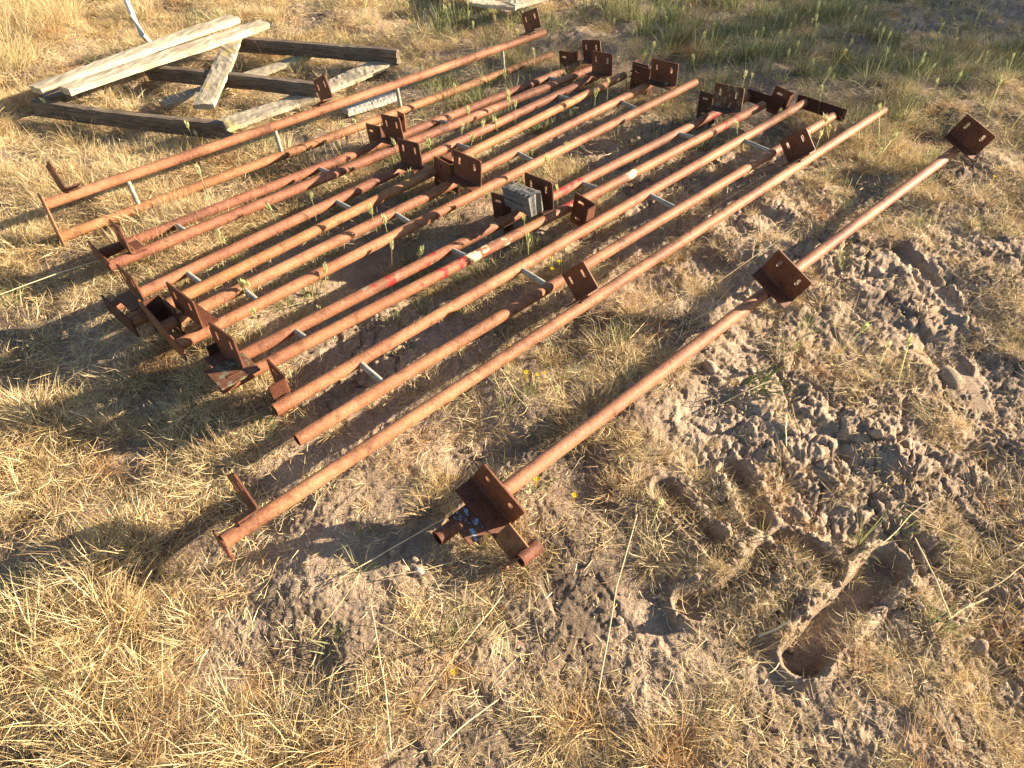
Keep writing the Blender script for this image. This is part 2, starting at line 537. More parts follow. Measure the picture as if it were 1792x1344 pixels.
# ------------------------------------------------------------------ ground
def build_ground():
    ys = [-400, -120, -40, -15, -6, -3, -1.6, -.8, -.4, -.1, .1]
    y = .1
    while y < 7.6:
        y += max(.0034, .0034 * (y / .6)) if y < 1.2 else .0060 * (y / 1.2) ** .8
        ys.append(y)
    ys += [8, 8.6, 9.6, 11, 14, 20, 35, 70, 150, 400, 900]
    ys = np.array(ys)
    t = np.linspace(-1, 1, 1040)
    ext = np.array([1.04, 1.12, 1.25, 1.5, 2, 3, 6, 14, 40, 120, 350])
    t = np.concatenate([-ext[::-1], t, ext])
    wid = np.clip(.78 * ys + .75, 1.15, 7.5)
    X = t[None, :] * wid[:, None]
    Y = np.repeat(ys[:, None], len(t), 1)
    Z = height(X, Y)
    V = np.stack([X, Y, Z], -1).reshape(-1, 3)
    n, k = Y.shape
    idx = np.arange(n * k).reshape(n, k)
    Q = np.stack([idx[:-1, :-1], idx[:-1, 1:], idx[1:, 1:], idx[1:, :-1]], -1).reshape(-1, 4)
    me = big_mesh('ground', V, Q)
    cv = cover(np.clip(X, -8, 8), np.clip(Y, -2, 10))
    shade_amt = np.clip(cv[..., 0] * .95 + cv[..., 1] * .35 - .18 + .8 * fbm(X, Y, 5, 3, 211), 0, 1) * .8  # follows grass density; painted shade of the gaps, kept as soil colour
    la = me.attributes.new('gap_shade', 'FLOAT', 'POINT'); la.data.foreach_set('value', shade_amt.astype(np.float32).ravel())
    o = link_mesh('ground', me, M_soil, smooth=True)
    tag(o, kind='structure')
    return o


build_ground()


def gz(x, y):
    return float(height(np.array([x]), np.array([y]))[0])


# ------------------------------------------------------------------ pipe rails
def tube_mesh(name, pts, R, rin=None, seg=22, dent=0.0):
    """hollow tube along pts"""
    pts = [Vector(p) for p in pts]
    V, F = [], []
    rin = R * .84 if rin is None else rin
    n = len(pts)
    rings = []
    for r in (R, rin):
        lay = []
        for i, p in enumerate(pts):
            d = (pts[min(i + 1, n - 1)] - pts[max(i - 1, 0)]).normalized()
            s = d.cross(Vector((0, 0, 1)))
            if s.length < 1e-3: s = Vector((1, 0, 0))
            s.normalize(); q = s.cross(d)
            base = len(V)
            for k in range(seg):
                a = 2 * math.pi * k / seg
                rr = r * (1 + dent * math.sin(3 * a + i * 1.7) * .5 + random.uniform(-dent, dent))
                V.append(p + s * math.cos(a) * rr + q * math.sin(a) * rr)
            lay.append(base)
        rings.append(lay)
    for li, lay in enumerate(rings):
        for i in range(n - 1):
            for k in range(seg):
                f = [lay[i] + k, lay[i] + (k + 1) % seg, lay[i + 1] + (k + 1) % seg, lay[i + 1] + k]
                F.append(f if li == 0 else f[::-1])
    for i, flip in ((0, True), (n - 1, False)):
        for k in range(seg):
            f = [rings[0][i] + k, rings[0][i] + (k + 1) % seg, rings[1][i] + (k + 1) % seg, rings[1][i] + k]
            F.append(f if flip is False else f[::-1])
    return mesh_from(name, V, F)


def smooth_sides(me, lim=.9):
    me.polygons.foreach_set('use_smooth', [True] * len(me.polygons))
    try:
        me.set_sharp_from_angle(angle=math.radians(40))
    except Exception:
        pass


def plate_mesh(name, W, H, Lf, th=.005, holes='slot', rb=.010, nick=0.0):
    """bent steel angle: plate in XZ (X = width, Z = away from the pipe), foot towards -Y, with real holes"""
    bm = bmesh.new()
    edges = []

    def loop(pts):
        vs = [bm.verts.new((p[0], 0, p[1])) for p in pts]
        for a, b in zip(vs, vs[1:] + vs[:1]):
            edges.append(bm.edges.new((a, b)))
        return vs
    c = .004
    outer = [(-W / 2, rb), (W / 2, rb), (W / 2, H - c), (W / 2 - c, H), (-W / 2 + c, H - nick), (-W / 2, H - c - nick)]
    ov = loop(outer)
    for sx in (-1, 1):
        hx, hz = sx * W * .275, H * .66
        if holes == 'round':
            loop([(hx + .009 * math.cos(a), hz + .009 * math.sin(a)) for a in [k * math.pi / 7 for k in range(14)]])
        elif holes == 'slot':
            r, l = .0055, .0095
            pts = []
            for k in range(7):
                a = math.pi * k / 6
                pts.append((hx + r * math.cos(a), hz + l + r * math.sin(a)))
            for k in range(7):
                a = math.pi + math.pi * k / 6
                pts.append((hx + r * math.cos(a), hz - l + r * math.sin(a)))
            loop(pts)
    bmesh.ops.triangle_fill(bm, use_beauty=True, use_dissolve=False, edges=edges)
    # bend and foot
    a0, b0 = ov[0], ov[1]
    prof = [(-(rb - rb * math.cos(t)), rb - rb * math.sin(t)) for t in [math.pi / 2 * k / 4 for k in range(1, 5)]]
    prof.append((-Lf, 0))
    for (py, pz) in prof:
        a1 = bm.verts.new((-W / 2, py, pz)); b1 = bm.verts.new((W / 2, py, pz))
        bm.faces.new((a0, b0, b1, a1))
        a0, b0 = a1, b1
    bmesh.ops.recalc_face_normals(bm, faces=bm.faces)
    bm.normal_update()
    geom = bm.faces[:]
    bmesh.ops.solidify(bm, geom=geom, thickness=th)
    bmesh.ops.recalc_face_normals(bm, faces=bm.faces)
    me = bpy.data.meshes.new(name)
    bm.to_mesh(me); bm.free()
    return me


def box_mesh(name, sx, sy, sz, bev=.002, cuts=0):
    bm = bmesh.new()
    bmesh.ops.create_cube(bm, size=1, matrix=Matrix.Diagonal((sx, sy, sz, 1)))
    if bev:
        bmesh.ops.bevel(bm, geom=bm.edges[:], offset=bev, segments=2, affect='EDGES', profile=.5)
    me = bpy.data.meshes.new(name)
    bm.to_mesh(me); bm.free()
    return me


BR = {'slot': plate_mesh('bracket', .130, .104, .055),
      'round': plate_mesh('bracket_round', .150, .100, .062, holes='round'),
      'big': plate_mesh('bracket_wide', .150, .108, .055),
      'none': plate_mesh('bracket_plain', .120, .095, .05, holes='none')}
R_PIPE = .0190


class Rail:
    def __init__(self, label, pipes, mats, roll=0, group='rusty pipe rails laid out on the paddock', bend=.0025, R=R_PIPE):
        self.P = []
        for (a, za), (b, zb) in pipes:
            self.P.append((at(a[0], a[1], za), at(b[0], b[1], zb), a, b))
        A, B = self.P[0][0], self.P[0][1]
        self.base = Vector((A.x, A.y, 0))
        self.e = empty('pipe_rail', self.base, label, 'pipe rail', group)
        self.R = R
        self.u = (B - A).normalized()
        self.v = Vector((self.u.y, -self.u.x, 0)).normalized()
        self.wv = self.v.cross(self.u).normalized() * 1.0
        if self.wv.z < 0: self.wv = -self.wv
        for i, (a, b, _, _) in enumerate(self.P):
            n = 26
            ph = random.uniform(0, 6)
            pts = []
            for k in range(n):
                t = k / (n - 1)
                off = bend * math.sin(t * math.pi * 1.0) * math.sin(ph) * self.v + bend * .6 * math.sin(t * 5 + ph) * Vector((0, 0, 1)) * math.sin(math.pi * t)
                pts.append(a.lerp(b, t) + off - self.base)
            me = tube_mesh('pipe', pts, R, dent=.006)
            o = link_mesh('pipe', me, mats[i % len(mats)], self.e)
            smooth_sides(me)

    def pt(self, i, px):
        """axis point of pipe i where the photo column px crosses it"""
        a, b, pa, pb = self.P[i]
        lo, hi = -.2, 1.2
        for _ in range(40):
            m = (lo + hi) / 2
            p = a.lerp(b, m)
            d = p - Vector((0, 0, EYE))
            f = d.y * CP - d.z * SP
            x = 896 + FOC * d.x / f
            if x < px: lo = m
            else: hi = m
        return a.lerp(b, lo)

    def frame(self, roll):
        t = math.radians(roll)
        rad = self.v * math.sin(t) + self.wv * math.cos(t)
        tan = self.v * math.cos(t) - self.wv * math.sin(t)
        return rad, tan

    def put(self, name, me, origin, X, Y, Z, mat):
        me2 = me if (not me.materials or me.materials[0] == mat) else me.copy()
        if me2.materials: me2.materials[0] = mat
        o = link_mesh(name, me2, mat, self.e)
        M = Matrix((X, Y, Z)).transposed().to_4x4()
        M.translation = origin - self.base
        o.matrix_local = M
        return o

    def bracket(self, c, roll, foot=-1, kind='slot', mat=None, off=None, yaw=0, label=None, lean=0):
        """c = pipe axis point; the plate stands away from the pipe at angle roll, foot towards -u or +u"""
        rad, tan = self.frame(roll + random.uniform(-3, 3))
        yaw += random.uniform(-3, 3); lean += random.uniform(-3.5, 3.5)
        u = self.u.copy()
        if yaw or lean:
            q = Matrix.Rotation(math.radians(yaw), 3, rad) @ Matrix.Rotation(math.radians(lean), 3, tan)
            u, rad, tan = q @ u, q @ rad, q @ tan
        o = c + rad * ((self.R + .003) if off is None else off)
        # +Y = away from the foot
        Y = u if foot < 0 else -u
        X = Y.cross(rad)
        ob = self.put('bracket', BR[kind], o, X, Y, rad, mat or M_plate)
        if label: ob['label'] = label
        if off is None:
            for sg in (-1, 1):
                a = c + rad * self.R * .72 + tan * sg * self.R * .72 - Y * .006
                pts = [a - Y * (.05 * k / 9) + Vector((random.gauss(0, .0006), random.gauss(0, .0006), random.gauss(0, .0006))) - self.base for k in range(10)]
                me = tube_mesh('weld_bead', pts, .0042, .001, 7, .16)
                link_mesh('weld_bead', me, M_rustd, self.e, True)
        return ob

    def spacer(self, pa, pb, r=.0095, mat=None):
        d = (pb - pa).normalized()
        a = pa + d * (self.R - .004) - self.base; b = pb - d * (self.R - .004) - self.base
        me = tube_mesh('spacer', [a, a.lerp(b, .5), b], r, seg=14)
        o = link_mesh('spacer', me, mat or M_galv, self.e)
        smooth_sides(me)
        return o

    def plate(self, name, c, X, Y, sx, sy, mat, th=.006, label=None):
        """flat plate centred at c, sides along X, Y"""
        X = X.normalized(); Z = X.cross(Y).normalized(); Y = Z.cross(X)
        o = self.put(name, box_mesh(name, sx, sy, th, .0015), c, X, Y, Z, mat)
        if label: o['label'] = label
        return o


def spacers(r, xs, i=0, j=1):
    a, b = r.P[i][0], r.P[i][1]
    for x in xs:
        q = r.pt(j, x)
        # foot of the perpendicular on the other pipe
        d = (b - a).normalized()
        p = a + d * (q - a).dot(d)
        r.spacer(p, q)


def mid(r, px, i=0, j=1):
    p = r.pt(i, px)
    a, b = r.P[j][0], r.P[j][1]
    d = (b - a).normalized()
    q = a + d * (p - a).dot(d)
    return (p + q) / 2, p, q


# A: stands on its edge, farthest away
rA = Rail('rusty two-pipe rail standing on its edge, farthest of the set, next to the timber pallet',
          [(((80, 358), .165), ((953, 57), .165)), (((107, 415), .042), ((966, 95), .042))], [M_rust, M_rusty])
spacers(rA, (245, 494, 702, 882))
for px, ft, l in ((118, 1, 0), (578, -1, 0), (937, -1, 0)):
    rA.bracket(rA.pt(0, px), -27, ft)
e0 = (rA.P[0][0] + rA.P[1][0]) / 2 - rA.u * .004
rA.plate('end_plate', e0, (rA.P[0][0] - rA.P[1][0]), rA.v, .205, .05, M_rust)

# B
rB = Rail('rusty pair of pipes second from the pallet, small holed clip behind its middle bracket',
          [(((178, 444), .062), ((1030, 108), .062)), (((190, 466), .078), ((1052, 114), .078))], [M_rust2, M_rust2])
spacers(rB, (330, 583, 795, 985))
for px, ft in ((232, 1), (706, -1), (1050, -1)):
    m_, p_, q_ = mid(rB, px, 1, 0)
    rB.bracket(m_ + rB.v * .012, -12, ft, off=rB.R * (.4 if px < 300 else 1.1))
for px in (672, 1010):
    rB.bracket(rB.pt(0, px), -98, 1)
e0 = (rB.P[0][0] + rB.P[1][0]) / 2 - rB.u * .004
rB.plate('end_plate', e0 - rB.v * .02, rB.v, Vector((0, 0, 1)), .19, .055, M_plate)
k = rB.pt(0, 706)
rB.plate('clip', k + Vector((0, 0, .060)), rB.v, Vector((0, 0, 1)), .05, .085, M_rust, .006)
bm_ = tube_mesh('eye', [(0, 0, -.006), (0, 0, .006)], .012, .007, 14)
rB.put('eye', bm_, k + Vector((0, 0, .078)) - rB.u * .004, rB.v, Vector((0, 0, 1)), rB.v.cross(Vector((0, 0, 1))), M_rustd)

# C
rC = Rail('dark rusty pair of pipes third from the pallet, near end shaded by the next rail',
          [(((196, 537), .075), ((1068, 122), .070)), (((228, 566), .075), ((1092, 132), .080))], [M_rust2, M_rusty])
spacers(rC, (358, 620, 830, 1005))
for px, ft in ((268, -1), (742, -1), (1070, -1)):
    m_, p_, q_ = mid(rC, px, 1, 0)
    rC.bracket(m_, -6, ft, off=rC.R + .008)
for px in (285, 766, 1098):
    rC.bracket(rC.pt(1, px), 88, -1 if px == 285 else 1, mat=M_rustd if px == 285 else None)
e0 = (rC.P[0][0] + rC.P[1][0]) / 2 - rC.u * .004
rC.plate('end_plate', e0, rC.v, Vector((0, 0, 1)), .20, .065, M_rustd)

# D
rD = Rail('rusty two-pipe rail with wide gap, fourth from the pallet, beside the red-painted pair',
          [(((283, 574), .075), ((1178, 128), .080)), (((312, 604), .070), ((1217, 144), .070))], [M_rust, M_rust])
spacers(rD, (456, 724, 939, 1120))
for px, ft in ((352, 1), (838, -1), (1180, -1)):
    m_, p_, q_ = mid(rD, px, 1, 0)
    rD.bracket(m_, 0, ft, 'big', off=rD.R + .006)
for px, ft in ((795, 1), (1140, 1)):
    rD.bracket(rD.pt(0, px), -90, ft)
e0 = (rD.P[0][0] + rD.P[1][0]) / 2 - rD.u * .004
rD.plate('end_plate', e0 - rD.v * .035 + Vector((0, 0, .006)), rD.v - Vector((0, 0, .28)), Vector((0, 0, 1)), .25, .06, M_rust)

# E: red paint, wood block
rE = Rail('pair of pipes with flaking red and cream paint, wood block on its middle bracket',
          [(((362, 655), .070), ((1312, 168), .070)), (((385, 680), .085), ((1335, 184), .085))], [M_redq, M_redp])
spacers(rE, (543, 822, 1052, 1222))
for px, ft, mt in ((428, -1, M_plate), (965, -1, M_plate), (1290, -1, M_moss)):
    m_, p_, q_ = mid(rE, px, 1, 0)
    rE.bracket(m_, -8, ft, 'big', off=rE.R + .012, mat=mt)
for px in (410, 905, 1262):
    rE.bracket(rE.pt(0, px), -96, -1, mat=M_rustd)
e1 = (rE.P[0][1] + rE.P[1][1]) / 2 + rE.u * .03
rE.plate('end_plate', e1 + rE.v * .03, rE.v, Vector((0, 0, 1)), .20, .06, M_rustd)
rE.plate('end_plate', rE.P[1][0] + rE.u * .05 + Vector((0, 0, .036)), rE.u, rE.v, .12, .10, M_moss)

# F
rF = Rail('rusty two-pipe rail with open near ends, between red-painted pair and long single pipe',
          [(((480, 718), .075), ((1413, 177), .080)), (((519, 770), .070), ((1458, 203), .075))], [M_rust, M_rust])
spacers(rF, (676, 962, 1187, 1352))
for px in (519, 1048, 1390):
    rF.bracket(rF.pt(0, px), -84, -1)
e1 = (rF.P[0][1] + rF.P[1][1]) / 2 + rF.u * .006
rF.plate('end_plate', e1, rF.v, Vector((0, 0, 1)), .25, .06, M_rustd)

# G: single long pipe
rG = Rail('longest single rusty pipe with three brackets tilted away, second from the right',
          [(((391, 948), .085), ((1546, 193), .070))], [M_rust])
for px in (457, 1036, 1408):
    rG.bracket(rG.pt(0, px), -46, -1)
rG.plate('end_plate', rG.P[0][0] - rG.u * .004 - Vector((0, 0, .012)), rG.v, Vector((0, 0, 1)), .070, .055, M_rust2)

# H: rightmost pipe
rH = Rail('single rusty pipe lying apart at the right, with square brackets and broken blue-painted end',
          [(((864, 873), .080), ((1668, 266), .075))], [M_rust2], R=.0200)
rH.bracket(rH.pt(0, 862), 23, -1, 'round', off=.0)
rH.bracket(rH.pt(0, 1352), 24, -1, 'big')
rH.bracket(rH.pt(0, 1676), 23, -1, 'big')
rad, tan = rH.frame(23)
c0 = rH.pt(0, 848)
rH.plate('end_strap', c0 + tan * .108 + rad * .016 - rH.u * .012, tan, rad + rH.u * .55, .072, .066, M_rusty, label='bent end strap, sunlit and pitted')
rH.plate('end_flange', c0 + tan * .146 + rad * .006 - rH.u * .034, rH.u, tan * .1 + rad, .062, .045, M_rust)
s0 = c0 + tan * .166 - rH.u * .028 + Vector((0, 0, .030))
me = tube_mesh('pipe_stub', [s0 - rH.base, s0 + rH.u * .03 - rH.base, s0 + rH.u * .062 - rH.base], .0180, dent=.03)
link_mesh('pipe_stub', me, M_rust2, rH.e); smooth_sides(me)
rH.plate('end_strap', c0 + tan * .012 - rad * .002 - rH.u * .062, tan, rH.u, .085, .060, M_blue, label='bent end strap with flaking blue paint')
s1 = c0 - tan * .006 - rad * .006 - rH.u * .142
me = tube_mesh('pipe_stub', [s1 - rH.base, s1 + rH.u * .03 - rH.base, s1 + rH.u * .06 - rH.base], .0185, dent=.05)
link_mesh('pipe_stub', me, M_plate, rH.e); smooth_sides(me)

# ------------------------------------------------------------------ timber
def plank_mesh(L, W, T, warp=.006, seed=0, rag=.01):
    r = random.Random(seed)
    nx, ny = 28, 5
    bm = bmesh.new()
    top, bot = [], []
    ph = [r.uniform(0, 6) for _ in range(6)]
    for s, lay in ((1, top), (-1, bot)):
        for i in range(nx + 1):
            row = []
            for j in range(ny + 1):
                t = i / nx; q = j / ny - .5
                x = (t - .5) * L
                if i in (0, nx):
                    x += math.copysign(r.uniform(-rag, rag * .3), t - .5)
                yy = q * W * (1 + .04 * math.sin(t * 7 + ph[0])) + warp * math.sin(t * 3.1 + ph[1])
                if j in (0, ny): yy -= math.copysign(abs(r.gauss(0, .0016)), q)
                z = s * T / 2 + warp * math.sin(t * 2.6 + ph[2]) + r.gauss(0, .0010) + .004 * q * math.sin(t * 4 + ph[3])
                if j in (0, ny): z -= s * .0025
                row.append(bm.verts.new((x, yy, z)))
            lay.append(row)
    for i in range(nx):
        for j in range(ny):
            bm.faces.new((top[i][j], top[i + 1][j], top[i + 1][j + 1], top[i][j + 1]))
            bm.faces.new((bot[i][j], bot[i][j + 1], bot[i + 1][j + 1], bot[i + 1][j]))
        bm.faces.new((top[i][0], bot[i][0], bot[i + 1][0], top[i + 1][0]))
        bm.faces.new((top[i][ny], top[i + 1][ny], bot[i + 1][ny], bot[i][ny]))
    for j in range(ny):
        bm.faces.new((top[0][j], top[0][j + 1], bot[0][j + 1], bot[0][j]))
        bm.faces.new((top[nx][j], bot[nx][j], bot[nx][j + 1], top[nx][j + 1]))
    bmesh.ops.recalc_face_normals(bm, faces=bm.faces)
    me = bpy.data.meshes.new('plank')
    bm.to_mesh(me); bm.free()
    return me


def plank(name, a, b, W, T, mat, parent=None, base=None, seed=0, warp=.006, rag=.01, roll=0, label=None):
    """board with its centre line from a to b"""
    a, b = Vector(a), Vector(b)
    L = (b - a).length
    X = (b - a).normalized()
    Y = Vector((0, 0, 1)).cross(X).normalized()
    Z = X.cross(Y)
    if roll:
        q = Matrix.Rotation(math.radians(roll), 3, X); Y = q @ Y; Z = q @ Z
    me = plank_mesh(L, W, T, warp, seed, rag)
    o = link_mesh(name, me, mat, parent)
    M = Matrix((X, Y, Z)).transposed().to_4x4()
    M.translation = (a + b) / 2 - (base or Vector())
    o.matrix_local = M
    if label: o['label'] = label
    return o


pb = at(390, 225, 0)
pal = empty('pallet', pb, 'broken weathered timber pallet lying on dry grass, most of its deck boards gone', 'pallet')
# three bearers on edge (dark faces towards the camera)
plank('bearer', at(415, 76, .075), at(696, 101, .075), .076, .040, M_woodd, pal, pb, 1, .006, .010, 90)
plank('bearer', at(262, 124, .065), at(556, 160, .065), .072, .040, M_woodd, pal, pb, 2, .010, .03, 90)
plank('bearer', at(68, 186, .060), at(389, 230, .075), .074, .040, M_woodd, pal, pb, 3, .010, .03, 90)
# bottom boards
plank('board', at(386, 224, .040), at(556, 162, .038), .115, .024, M_woodl, pal, pb, 4)
plank('board', at(552, 158, .040), at(690, 106, .038), .115, .024, M_wood, pal, pb, 5)
plank('board', at(284, 182, .036), at(548, 94, .034), .09, .024, M_woodl, pal, pb, 6)
plank('board', at(80, 172, .02), at(330, 85, .02), .09, .022, M_woodd, pal, pb, 7)
o = plank('timber_plank', at(64, 158, .125), at(410, 32, .135), .098, .030, M_wood, None, None, 8, .004)
tag(o, 'long pale plank along the broken pallet, behind the other long plank', 'plank')
o = plank('timber_plank', at(116, 160, .130), at(461, 42, .140), .098, .032, M_wood, None, None, 9, .004)
tag(o, 'long pale plank laid along the broken pallet, in front of the other long plank', 'plank')
o = plank('timber_plank', at(357, 186, .105), at(408, 66, .115), .098, .024, M_woodl, None, None, 10, .004, .004)
tag(o, 'short plank with yellow lichen leaning across the middle of the pallet', 'plank')
o = plank('timber_offcut', at(604, 192, .045), at(690, 168, .035), .085, .03, M_woodg, None, None, 12, .003, .012)
tag(o, 'split grey-white board end on the ground under the first rail', 'timber offcut')
# second pallet beyond the rails
pb2 = at(880, 8, 0)
pal2 = empty('pallet', pb2, 'grey timber pallet at the top of the picture, only its near corner showing', 'pallet')
plank('board', at(826, 1, .13), at(905, 12, .13), .10, .024, M_wood, pal2, pb2, 21)
plank('board', at(893, 10, .13), at(1010, -22, .13), .12, .026, M_wood, pal2, pb2, 22)
plank('board', at(800, -22, .13), at(905, -30, .13), .10, .024, M_wood, pal2, pb2, 23)
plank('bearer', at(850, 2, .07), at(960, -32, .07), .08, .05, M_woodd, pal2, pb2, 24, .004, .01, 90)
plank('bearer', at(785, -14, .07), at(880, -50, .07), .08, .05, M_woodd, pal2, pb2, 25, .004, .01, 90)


# weathered block on the red rail
m_, p_, q_ = mid(rE, 938, 1, 0)
o = link_mesh('wood_block', plank_mesh(.128, .065, .074, .002, 31, .014), M_block)
radE, tanE = rE.frame(-8)
c = m_ + radE * (.019 + .012 + .062) - rE.u * .016 + tanE * .012
M = Matrix((tanE, rE.u, radE)).transposed().to_4x4()
M.translation = c
o.matrix_local = M
tag(o, 'weathered grey wood block with a knot, sitting against the middle bracket of the red-painted rail', 'wood block')

# bent white tube
t0 = at(300, 96, .02)
pts = [t0, at(268, 78, .04), at(256, 68, .09), at(248, 60, .15)]
b_ = pts[-1]
pts += [b_ + Vector((-.02, .01, .10)), b_ + Vector((-.035, .015, .25)), b_ + Vector((-.05, .02, .6)), b_ + Vector((-.06, .02, 1.0))]
me = tube_mesh('bent_tube', pts, .015, seg=14)
o = link_mesh('bent_tube', me, M_white); smooth_sides(me)
tag(o, 'pale bent metal tube rising out of the dry grass behind the pallet planks', 'tube')


# ------------------------------------------------------------------ grass
def blades(specs):
    """specs: list of (root, heading, tilt, length, width, curl, tone); ribbon blades in one mesh"""
    V, F, T = [], [], []
    for (p, hd, tl, L, wd, curl, tone) in specs:
        seg = 4
        p = Vector(p)
        side = Vector((-math.sin(hd), math.cos(hd), 0))
        tw = random.uniform(-1.2, 1.2)
        a = tl
        base = len(V)
        q = p.copy()
        hh = hd
        for i in range(seg + 1):
            t = i / seg
            d = Vector((math.cos(hh) * math.sin(a), math.sin(hh) * math.sin(a), math.cos(a)))
            s = Vector((-math.sin(hh), math.cos(hh), 0))
            n = d.cross(s)
            s2 = s * math.cos(tw) + n * math.sin(tw)
            ww = wd * (1 - .85 * t ** 1.6) * .5
            V.append(q + s2 * ww); V.append(q - s2 * ww)
            T += [tone, tone]
            q = q + d * (L / seg)
            if q.z < .002: q.z = .002 + random.uniform(0, .004)
            a += curl / seg
            hh += random.uniform(-.25, .25)
        for i in range(seg):
            k = base + 2 * i
            F.append((k, k + 1, k + 3, k + 2))
    me = mesh_from('blades', V, F)
    at_ = me.attributes.new('tone', 'FLOAT', 'POINT')
    at_.data.foreach_set('value', np.array(T, np.float32))
    me.polygons.foreach_set('use_smooth', [True] * len(me.polygons))
    return me


U = random.uniform


def dry_tuft(n=34, r=.03, L=(.04, .12), tilt=(.3, 1.5), wd=(.0011, .0024), curl=(-.2, 1.3)):
    S = []
    for _ in range(n):
        hd = U(0, 6.283); rr = r * math.sqrt(random.random())
        S.append(((rr * math.cos(hd) + U(-.01, .01), rr * math.sin(hd) + U(-.01, .01), -.006), hd + U(-.7, .7), U(*tilt), U(*L), U(*wd), U(*curl), random.random()))
    return blades(S)


def mat_tuft(n=34, r=.07):
    """flattened straw lying every way, with a common drift"""
    S = []
    drift = U(0, 6.283)
    for _ in range(n):
        a = U(0, 6.283); rr = r * math.sqrt(random.random())
        hd = drift + random.gauss(0, .9)
        S.append(((rr * math.cos(a), rr * math.sin(a), U(.0, .026)), hd, U(1.0, 1.7), U(.02, .08), U(.0007, .0016), U(-1.4, 1.4), random.random()))
    return blades(S)


def chaff(n=26, r=.06):
    S = []
    for _ in range(n):
        a = U(0, 6.283); rr = r * math.sqrt(random.random())
        S.append(((rr * math.cos(a), rr * math.sin(a), U(.002, .008)), U(0, 6.283), U(1.4, 1.65), U(.008, .036), U(.0008, .0022), U(-.3, .3), random.random()))
    return blades(S)


def stalk():
    """one long kinked straw lying over the ground"""
    hd = 0.0
    L = U(.12, .3)
    S = [((-L / 2, 0, U(.008, .02)), hd, U(1.38, 1.6), L, U(.0016, .0030), U(-.12, .25), U(.4, .8))]
    if random.random() < .6:
        S.append(((U(-.05, .05), 0, .012), hd + U(-.7, .7), U(1.2, 1.6), L * .4, .002, U(0, .4), U(.3, .9)))
    return blades(S)


def green_tuft(n=22, r=.025, L=(.035, .10)):
    S = []
    for _ in range(n):
        hd = U(0, 6.283); rr = r * math.sqrt(random.random())
        S.append(((rr * math.cos(hd), rr * math.sin(hd), -.005), hd, U(.05, .95), U(*L), U(.0016, .0032), U(0, .8), random.random()))
    return blades(S)


def seed_head():
    """barley-grass stem: thin stem, short bristly head"""
    V, F, T = [], [], []
    H = U(.07, .14); lean = U(.05, .35); hd = U(0, 6.283)
    d = Vector((math.cos(hd) * math.sin(lean), math.sin(hd) * math.sin(lean), math.cos(lean)))
    s = d.orthogonal().normalized(); n = d.cross(s)
    for k in range(2):
        ss = s if k == 0 else n
        b = len(V)
        for q in (Vector(), d * H):
            V += [q + ss * .0009, q - ss * .0009]; T += [.3, .3]
        F.append((b, b + 1, b + 3, b + 2))
    hl = U(.022, .034)
    for i in range(30):
        t = random.random()
        p = d * (H + hl * t * .8)
        a = U(0, 6.283)
        o = (s * math.cos(a) + n * math.sin(a))
        rw = .0042 * math.sin(math.pi * (.15 + .75 * t)) + .001
        tip = p + o * (rw + .002) + d * U(.009, .016)
        q = (p + o * rw)
        ww = o.cross(d) * .0016
        b = len(V)
        V += [p + ww * .6, p - ww * .6, q - ww, q + ww + d * .004, tip]; tn = random.random()
        T += [tn] * 5
        F.append((b, b + 1, b + 2, b + 3)); F.append((b + 3, b + 2, b + 4))
    me = mesh_from('seed_head', V, F)
    a_ = me.attributes.new('tone', 'FLOAT', 'POINT'); a_.data.foreach_set('value', np.array(T, np.float32))
    return me


def clod_mesh(seed, sub=2, flat=False):
    r = random.Random(seed)
    bm = bmesh.new()
    bmesh.ops.create_icosphere(bm, subdivisions=sub, radius=1)
    ax = [(Vector((r.gauss(0, 1), r.gauss(0, 1), r.gauss(0, 1))).normalized(), r.uniform(.55, .95)) for _ in range(9)]
    for v in bm.verts:
        c = v.co.copy()
        for a, lim in ax:  # knock flats into the lump
            d = c.dot(a)
            if d > lim: c -= a * (d - lim) * .85
        c *= 1 + r.gauss(0, .03)
        v.co = Vector((c.x * r.uniform(.97, 1.03), c.y * .85, c.z * .7))
    me = bpy.data.meshes.new('clod')
    bm.to_mesh(me); bm.free()
    me.polygons.foreach_set('use_smooth', [not flat] * len(me.polygons))
    return me


